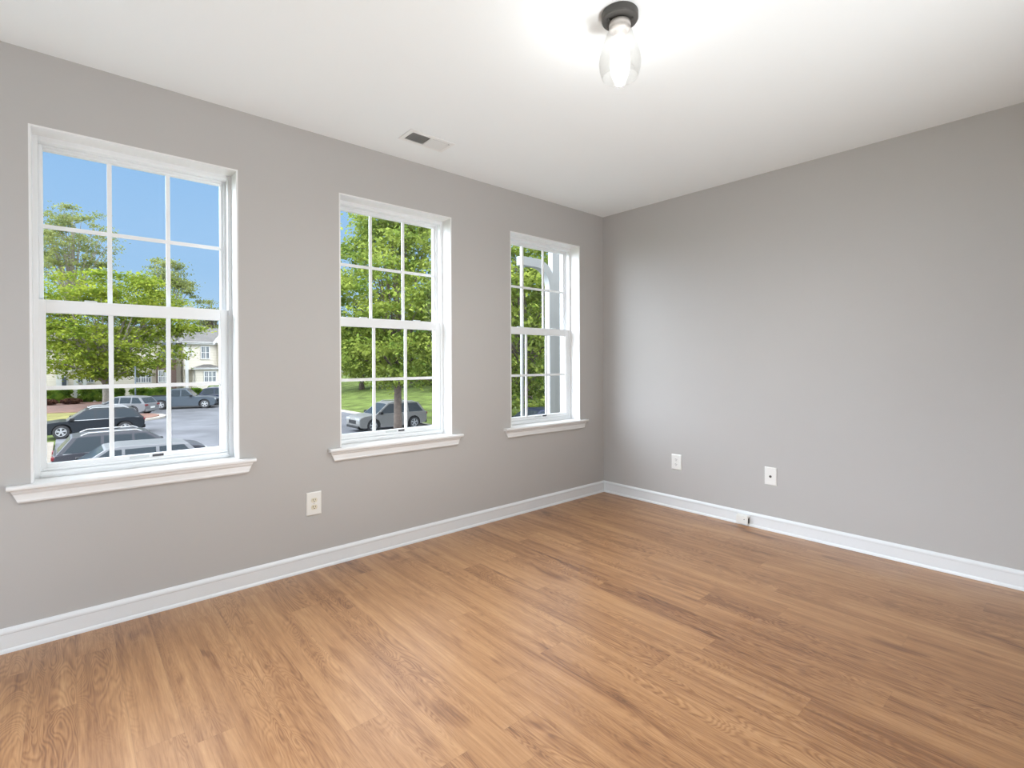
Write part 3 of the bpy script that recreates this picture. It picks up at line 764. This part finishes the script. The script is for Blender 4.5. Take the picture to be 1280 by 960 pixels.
def tree(loc, label, leafm, barkm, trunk_h, trunk_r, cz, rad, nclump, per, leaf, seed, group, spread=.95, multi=1, name='leafy_tree', lean=(0, 0), hollow=.35, flat=.6, taper=0.0, zf=.42):
    rng = np.random.default_rng(seed)
    root = empty(name, loc); tag(root, label, 'tree', group)
    rx, ry, rz = rad
    cen = np.array([lean[0], lean[1], cz])
    d = rng.normal(size=(nclump, 3)); d /= np.linalg.norm(d, axis=1)[:, None]
    rr = (hollow + (1 - hollow) * rng.random(nclump) ** .6)[:, None]
    cl = cen + d * rr * np.array([rx, ry, rz])
    cl[:, 2] = np.maximum(cl[:, 2], cz - rz * .82)
    up = np.clip((cl[:, 2] - cz) / rz, 0, 1)[:, None]
    cl[:, :2] = cen[:2] + (cl[:, :2] - cen[:2]) * (1 - taper * up)
    cs = spread * (.6 + .7 * rng.random(nclump))
    pts = []
    for c, s in zip(cl, cs):
        g = rng.normal(size=(per, 3)) * s * .5
        g[:, 2] *= zf
        pts.append(c + g)
    leaves_obj('foliage', np.concatenate(pts), leaf, leafm, root, rng, flat)
    # trunk and limbs
    tg = MB(); bg = MB()
    top = np.array([lean[0] * .6, lean[1] * .6, cz])
    if multi == 1:
        tg.tube([(0, 0, -.1), (0, 0, trunk_h * .5), (lean[0] * .2, lean[1] * .2, trunk_h), tuple(top), (lean[0], lean[1], cz + rz * .5)], [trunk_r * 1.25, trunk_r, trunk_r * .9, trunk_r * .5, trunk_r * .12], 10)
    else:
        tg.tube([(0, 0, -.1), (0, 0, trunk_h * .5), (0, 0, trunk_h)], [trunk_r * 1.2, trunk_r, trunk_r * 1.05], 10)
        for k in range(multi):
            a = 2 * math.pi * k / multi + .4
            e = np.array([math.cos(a) * rx * .55, math.sin(a) * ry * .55, cz + rz * .45])
            mid = np.array([math.cos(a) * rx * .20, math.sin(a) * ry * .20, (trunk_h + cz) / 2])
            tg.tube([(0, 0, trunk_h - .15), tuple(mid), tuple(e)], [trunk_r * .6, trunk_r * .42, trunk_r * .1], 7)
    for c in cl[:: max(1, nclump // 40)]:
        z0 = trunk_h + (min(c[2], cz) - trunk_h) * .45
        s0 = np.array([c[0] * .12, c[1] * .12, max(trunk_h * .9, z0)])
        mid = s0 * .45 + c * .55 + np.array([0, 0, .25])
        bg.tube([tuple(s0), tuple(mid), tuple(c)], [trunk_r * .32, trunk_r * .18, trunk_r * .05], 5)
    tr = tg.build('trunk', barkm, root, recalc=False, smooth=True)
    bg.build('branches', barkm, root, recalc=False)
    return root
def gxy(px, d):
    p_ = at(px, 456, d=d); return (p_.x, p_.y)

tg_ = 'trees outside the windows'
x, y = gxy(133, 46)
tree((x, y, G), 'wide vase-shaped green tree above the black car in the nearest window', EX['leafA'], EX['bark_p'], 2.1, .30, 7.3, (7.0, 6.2, 5.2), 270, 130, .145, 3, tg_, spread=1.6, multi=9, flat=.8, zf=.26)
x, y = gxy(497, 26.3)
tree((x, y, G), 'tall green tree with a dark trunk filling the middle window', EX['leafB'], EX['bark'], 2.7, .20, 7.2, (4.7, 4.3, 5.1), 300, 130, .105, 8, tg_, spread=1.05, taper=.35, zf=.34)
x, y = gxy(92, 78)
tree((x, y, G), 'tallest pale tree with a bare lower trunk at left of nearest window', EX['leafC'], EX['bark_p'], 9, .38, 22.5, (5.6, 5.4, 6.6), 110, 90, .17, 5, tg_, spread=1.25, flat=.2)
x, y = gxy(208, 78)
tree((x, y, G), 'pale open tree rising at right of nearest window over the wide tree', EX['leafC'], EX['bark_p'], 6, .30, 14.6, (3.9, 3.9, 6.0), 95, 90, .165, 6, tg_, spread=1.1, flat=.2)
x, y = gxy(265, 82)
tree((x, y, G), 'small bare-looking tree at right edge of nearest window above roofs', EX['leafC'], EX['bark'], 5, .22, 11.6, (2.6, 2.6, 3.2), 55, 60, .14, 7, tg_, spread=.9, flat=.2)
for px, d, lab, lm, cz_, rad_, sd in (
        (452, 62, 'pale green tree far behind at left of the middle window', 'leafB', 5.2, (4.6, 4.6, 4.4), 11),
        (560, 56, 'bushy green tree behind the grass slope at right of middle window', 'leafD', 6.4, (5.0, 5.0, 6.2), 12),
        (655, 33, 'green tree behind the porch beam in the corner window', 'leafB', 6.6, (5.0, 4.2, 6.6), 13),
        (712, 50, 'dark green tree farthest right behind the porch column', 'leafD', 6.6, (5.5, 5.0, 6.6), 14),
        (622, 78, 'dark green tree farther back between the middle and corner windows', 'leafD', 6.4, (5.5, 5.0, 6.4), 15)):
    x, y = gxy(px, d)
    tree((x, y, gz(x, y)), lab, EX[lm], EX['bark'], 2, .28, cz_, rad_, 230, 110, .0042 * d if d < 40 else .18, sd, tg_, spread=1.4, taper=.3, zf=.36)
for k, (px, d, h) in enumerate(((222, 104, 10.2), (262, 108, 10.8), (305, 100, 10.6), (180, 106, 9.8), (130, 104, 10.4), (75, 102, 10.2), (20, 100, 10.5))):
    x, y = gxy(px, d)
    tree((x, y, G), 'olive treetop beyond the townhouse roofs', EX['leafE'], EX['bark'], 3, .3, h * .62, (3.4, 3.0, h * .5), 80, 60, .30, 30 + k, 'treetops beyond the roofs', spread=1.6)

# hedges and shrubs
def shrub(name, loc, rad, label, m, seed, n=2600, leaf=.11, box=False):
    rng = np.random.default_rng(seed)
    root = empty(name, loc); tag(root, label, 'shrub', 'hedges and shrubs by the townhouses')
    d = rng.normal(size=(n, 3)); d /= np.linalg.norm(d, axis=1)[:, None]
    if box: d = np.sign(d) * np.abs(d) ** .45; d = np.clip(d, -1, 1)
    C = d * np.array(rad) * (.78 + .25 * rng.random(n))[:, None]
    C[:, 2] += rad[2]
    C[:, 2] = np.maximum(C[:, 2], .03)
    leaves_obj('foliage', C, leaf, m, root, rng)
    rings = []
    for a in np.linspace(-1, 1, 9):
        r = math.sqrt(max(.02, 1 - abs(a) ** 3)) * .86
        rings.append([(rad[0] * r * math.cos(t), rad[1] * r * math.sin(t), rad[2] * (1 + a * .86)) for t in np.linspace(0, 2 * math.pi, 17)[:-1]])
    MB().loft(rings).build('twigs', m, root, smooth=True)
    return root
def hz(px, d): x, y = gxy(px, d); return (x, y, G + .2)
shrub('hedge', hz(70, 49.9), (1.25, .8, .74), 'trimmed green hedge at far left in front of the townhouse door', EX['hedge'], 41, box=True)
shrub('hedge', hz(118, 51.8), (1.30, .8, .76), 'trimmed green hedge beside the trunk of the wide tree', EX['hedge'], 42, box=True)
shrub('hedge', hz(148, 51.0), (.50, .6, .70), 'short green hedge just right of the wide tree trunk', EX['hedge'], 43, 1500, box=True)
shrub('hedge', hz(189, 53.4), (1.85, .7, .66), 'long trimmed hedge behind the silver hatchback', EX['hedge'], 44, 3400, box=True)
shrub('hedge', hz(236, 54.2), (1.3, .6, .60), 'low hedge above the cab of the pickup truck', EX['hedge'], 45, box=True)
shrub('hedge', hz(277, 55.6), (1.3, .7, .74), 'green hedge at right edge under the far bay window', EX['hedge'], 46, box=True)
shrub('red_shrub', hz(89, 48.6), (.80, .6, .26), 'low reddish shrub in front of the far left hedge', EX['rshrub'], 47, 1500)
shrub('red_shrub', hz(60, 47.4), (.65, .6, .25), 'low reddish shrub at far left edge of the mulched bed', EX['rshrub'], 48, 1500)
shrub('red_shrub', hz(139, 50), (.7, .5, .24), 'low reddish shrub at the foot of the wide tree', EX['rshrub'], 49, 1200)
x, y = gxy(668, 44)
shrub('woodland_shrub', (x, y, gz(x, y)), (5.5, 2.6, 2.2), 'dark green undergrowth behind the dark blue sedan', EX['leafD'], 50, 6000, .2)
x, y = gxy(548, 64)
shrub('woodland_shrub', (x, y, gz(x, y)), (5.5, 2.4, 1.6), 'dark undergrowth on the slope right of the dark trunk', EX['leafD'], 52, 5000, .2)

# ---- pole
x, y = gxy(169, 42)
root = empty('metal_pole', (x, y, G)); tag(root, 'slim dark metal pole standing on the mulched island', 'pole')
MB().lathe([(.055, .1), (.05, 3.7)], n=12).build('shaft', EX['pole'], root, smooth=True)
MB().lathe([(.13, .05), (.13, .18), (.08, .28), (.055, .32)], n=12).build('base', EX['pole'], root)
MB().lathe([(.06, 3.7), (.075, 3.72), (.03, 3.80), (.005, 3.83)], n=12).build('cap', EX['pole'], root)

# ---- townhouses -------------------------------------------------------------------------------
def box_px(mb, px0, px1, py0, py1, Y, t0, t1):
    a, b = at(px0, py1, Y=Y), at(px1, py0, Y=Y)
    mb.box(a.x, b.x, Y - t1, Y - t0, a.z, b.z); return a, b
def house_window(parent, px0, px1, py0, py1, Y, cols, rows=2, fw=.10):
    a, b = at(px0, py1, Y=Y), at(px1, py0, Y=Y)
    g = MB(); ring(g, a.x, b.x, a.z, b.z, Y - .12, Y + .05, fw, fw, fw, fw)
    iw = (b.x - a.x - 2 * fw)
    for c in range(1, cols):
        xc = a.x + fw + iw * c / cols
        g.box(xc - .05, xc + .05, Y - .12, Y + .05, a.z + fw, b.z - fw)
    zc = (a.z + b.z) / 2
    g.box(a.x + fw, b.x - fw, Y - .10, Y + .05, zc - .03, zc + .03)
    for c in range(cols):
        xc = a.x + fw + iw * (c + .5) / cols
        g.box(xc - .02, xc + .02, Y - .08, Y + .05, a.z + fw, b.z - fw)
    f = g.build('window', EX['trimw'], parent)
    MB().box(a.x + fw * .8, b.x - fw * .8, Y - .05, Y + .02, a.z + fw * .8, b.z - fw * .8).build('pane', EX['wpane'], f)
    return f
def wallbox(parent, name, m, xa, xb, ya, yb, za, zb): return MB().box(xa, xb, ya, yb, za, zb).build(name, m, parent)
YR, YL = 64.0, 67.0
zt_r = at(250, 430, Y=YR).z
xr0 = at(232.5, 450, Y=YR).x; xr1 = xr0 + 8.2
right = empty('townhouse', (0, 0, 0)); tag(right, 'cream two-storey townhouse with grey hip roof over the pickup truck', 'house', 'cream townhouses across the lot')
left = empty('townhouse', (0, 0, 0)); tag(left, 'cream townhouse with a brick bay partly hidden by the wide tree', 'house', 'cream townhouses across the lot')
# right unit
zg = at(240, 462, Y=YR).z
xd0, xd1 = at(234.5, 470, Y=YR).x, at(243.5, 470, Y=YR).x
g = MB(); g.box(xr0, xr1, YR, YR + 9, zg, zt_r); g.box(xd1, xr1, YR, YR + 9, G - .05, zg); g.box(xr0, xr1, YR + 1.6, YR + 9, G - .05, zg)
g.build('wall', EX['siding'], right)
MB().box(xr0 - .05, xr0 + .22, YR - .06, YR + .2, G - .05, zt_r).build('corner_board', EX['trimw'], right)
MB().box(xd1 - .05, xd1 + .18, YR - .06, YR + .2, G - .05, zg).build('porch_post', EX['trimw'], right)
MB().box(xr0 - .35, xr1 + .3, YR - .35, YR + .02, zt_r - .05, zt_r + .22).build('eave_board', EX['trimw'], right)
rt = at(226, 406, Y=YR + 4.5).z
xm = xr0 + 1.2
MB().add([(xr0 - .5, YR - .45, zt_r + .1), (xr1 + .5, YR - .45, zt_r + .1), (xr1 + .5, YR + 9.5, zt_r + .1), (xr0 - .5, YR + 9.5, zt_r + .1), (xm, YR + 4.5, rt), (xr1 - 5.8, YR + 4.5, rt),],
         [(0, 1, 5, 4), (1, 2, 5), (2, 3, 4, 5), (3, 0, 4), (0, 3, 2, 1)]).build('hip_roof', EX['shingle'], right)
zr2 = at(255, 410, Y=YR + 8).z
MB().prism([(YR + 4, zt_r + .1), (YR + 8, zr2), (YR + 13, zt_r + .1)], lambda q: (xr0 + 1.5, q[0], q[1]), lambda q: (xr1 + 9, q[0], q[1])).build('main_roof', EX['shingle'], right)
# front gable at far right
xg0, xg1 = at(273, 430, Y=YR - .8).x, at(300, 430, Y=YR - .8).x
zgb, zgt = at(268, 427, Y=YR - .8).z, at(287, 408, Y=YR - .8).z
g = MB(); g.prism([(xg0, G - .05), (xg1, G - .05), (xg1, zgb), ((xg0 + xg1) / 2, zgt), (xg0, zgb)], lambda q: (q[0], YR - .8, q[1]), lambda q: (q[0], YR + 4, q[1])); g.build('gable_wall', EX['siding'], right)
g = MB()
for (xa, za, xb, zb_) in ((xg0 - .5, zgb - .35, (xg0 + xg1) / 2, zgt + .05), ((xg0 + xg1) / 2, zgt + .05, xg1 + .5, zgb - .35)):
    g.prism([(xa, za), (xb, zb_), (xb, zb_ + .32), (xa, za + .32)], lambda q: (q[0], YR - 1.1, q[1]), lambda q: (q[0], YR - .75, q[1]))
g.build('bargeboard', EX['trimw'], right)
g = MB(); box_px(g, 274, 281, 449, 458, YR - .8, .0, .08); g.build('brick_panel', EX['brick'], right)
house_window(right, 275.5, 282, 432, 448, YR - .8, 2)
house_window(right, 250.5, 262, 432.5, 449, YR, 2)
house_window(right, 237.3, 240.3, 436, 444, YR, 1, fw=.08)
# bay with its own little roof
xb0, xb1 = at(245.5, 470, Y=YR - .9).x, at(273, 470, Y=YR - .9).x
zb1, zb2 = at(255, 461, Y=YR - .9).z, at(255, 455.3, Y=YR - .9).z
MB().box(xb0, xb1, YR - .9, YR + .1, G - .05, zb1).build('bay_wall', EX['siding'], right)
MB().box(xb0 - .3, xb1 + .3, YR - 1.25, YR, zb1 - .05, zb1 + .14).build('bay_eave', EX['trimw'], right)
MB().add([(xb0 - .35, YR - 1.3, zb1 + .1), (xb1 + .35, YR - 1.3, zb1 + .1), (xb1 + .35, YR + .05, zb1 + .1), (xb0 - .35, YR + .05, zb1 + .1), (xb0 + .9, YR + .05, zb2), (xb1 - .6, YR + .05, zb2)],
         [(0, 1, 5, 4), (1, 2, 5), (2, 3, 4, 5), (3, 0, 4), (0, 3, 2, 1)]).build('bay_roof', EX['shingle'], right)
house_window(right, 254.5, 270.5, 463.5, 478, YR - .9, 3, fw=.10)
# left unit
xl0, xl1 = at(20, 470, Y=YL).x, xr0 + .02
zt_l = at(200, 428, Y=YL).z
g = MB(); g.box(xl0, xl1 - .06, YL, YL + 7, G - .05, zt_l); g.build('wall', EX['siding'], left)
MB().box(xl0 - .4, xl1 - .4, YL - .4, YL + .02, zt_l - .02, zt_l + .24).build('eave_board', EX['trimw'], left)
zrl = at(150, 408, Y=YL + 4).z
MB().prism([(YL - .5, zt_l + .15), (YL + 4, zrl), (YL + 8.5, zt_l + .15)], lambda q: (xl0 - .5, q[0], q[1]), lambda q: (xl1 - .55, q[0], q[1])).build('roof', EX['shingle'], left)
# brick bay with balcony
YB = YL - 1.2
xa, xb = at(197, 470, Y=YB).x, at(220.5, 470, Y=YB).x
zb0, zb1 = at(210, 478, Y=YB).z, at(210, 449, Y=YB).z
MB().box(xa, xb, YB, YL + .05, G - .05, zb1).build('brick_bay', EX['brick'], left)
MB().box(xa - .12, xb + .12, YB - .12, YL, zb1, zb1 + .14).build('balcony_cap', EX['trimw'], left)
for px in (204.5, 208.5, 218):
    x_ = at(px, 440, Y=YB + .3).x
    MB().box(x_ - .13, x_ + .13, YB + .15, YB + .45, zb1 + .14, zt_l).build('balcony_post', EX['pole'], left)
house_window(left, 197.5, 211, 462.5, 478.5, YB, 3, fw=.10)
house_window(left, 197.3, 203, 437.5, 448.5, YL, 1, fw=.08)
house_window(left, 168.5, 189.5, 465, 479, YL, 3, fw=.10)
house_window(left, 96, 118, 464, 479, YL, 3, fw=.10)
g = MB(); box_px(g, 227, 231, 463, 485, YL, .0, .10); g.build('door', mat('dark_front_door', (.05, .06, .075), .4), left)
g = MB(); box_px(g, 75.5, 85, 469.5, 489, YL, .0, .12); dfr = g.build('door_frame', EX['trimw'], left)
g = MB(); box_px(g, 77.5, 83, 471.5, 489, YL - .1, .0, .08); dr = g.build('door', mat('dark_entry_door', (.045, .055, .08), .4), left)
for px in (72.5, 94.5, 106):
    x_ = at(px, 470, Y=YL - 1.3).x
    MB().box(x_ - .16, x_ + .16, YL - 1.45, YL - 1.15, G - .05, at(80, 463, Y=YL - 1.3).z).build('porch_column', EX['trimw'], left)
g = MB(); box_px(g, 70.5, 110, 458, 464, YL - 1.3, -.2, .3); g.build('porch_beam', EX['trimw'], left)

for h_, c_ in ((right, Vector((xr0, YR, G))), (left, Vector((xl0, YL, G)))):
    h_.location = c_
    for ch in h_.children: ch.location = -c_
# ---- white arched porch frame right outside the corner window -----------------------------------
PW = mat('white_porch_paint', (.34, .35, .355), .6, spec=.2)
root = empty('porch_arch', (1.05, 1.7, G)); tag(root, 'white arched porch frame just outside the corner window', 'porch')
Lz = -G
yq0, yq1 = -.05, .03
W_, Tk = .096, .105
x_r = .048                      # column spans -W_/2 .. W_/2
zt = 2.435 + Lz; xl_ = -.53
def arc(cx, cz, r, n=10): return [(cx + r * math.sin(math.pi / 2 * k / n), cz + r * math.cos(math.pi / 2 * k / n)) for k in range(n + 1)]
ro_, ri_ = .30, .22
outer = [(xl_, zt)] + arc(x_r - ro_, zt - ro_, ro_) + [(x_r, 0)]
inner = [(x_r - W_, 0)] + list(reversed(arc(x_r - W_ - ri_, zt - Tk - ri_, ri_))) + [(xl_, zt - Tk)]
no, ni = len(outer), len(inner)
inner_r = list(reversed(inner))
g = MB()
# ring of quads between matched outer and inner outlines
K = min(no, len(inner_r))
rings = []
for k in range(K):
    a, b = outer[k], inner_r[k]
    rings.append([(a[0], yq0, a[1]), (b[0], yq0, b[1]), (b[0], yq0 + .085, b[1]), (a[0], yq0 + .085, a[1])])
g.loft(rings)
g.build('arch_and_column', PW, root, recalc=True)
MB().box(xl_ + .004, xl_ + .030, yq0, yq0 + .03, 0, zt + .12).build('post', PW, root)
MB().box(x_r + .012, x_r + .9, yq0 + .05, yq1 + .05, 0, zt + .45).build('side_panel', PW, root)
MB().box(x_r - .12, x_r + .95, yq0 + .02, yq1 + .08, zt + .45, zt + .60).build('head_beam', PW, root)
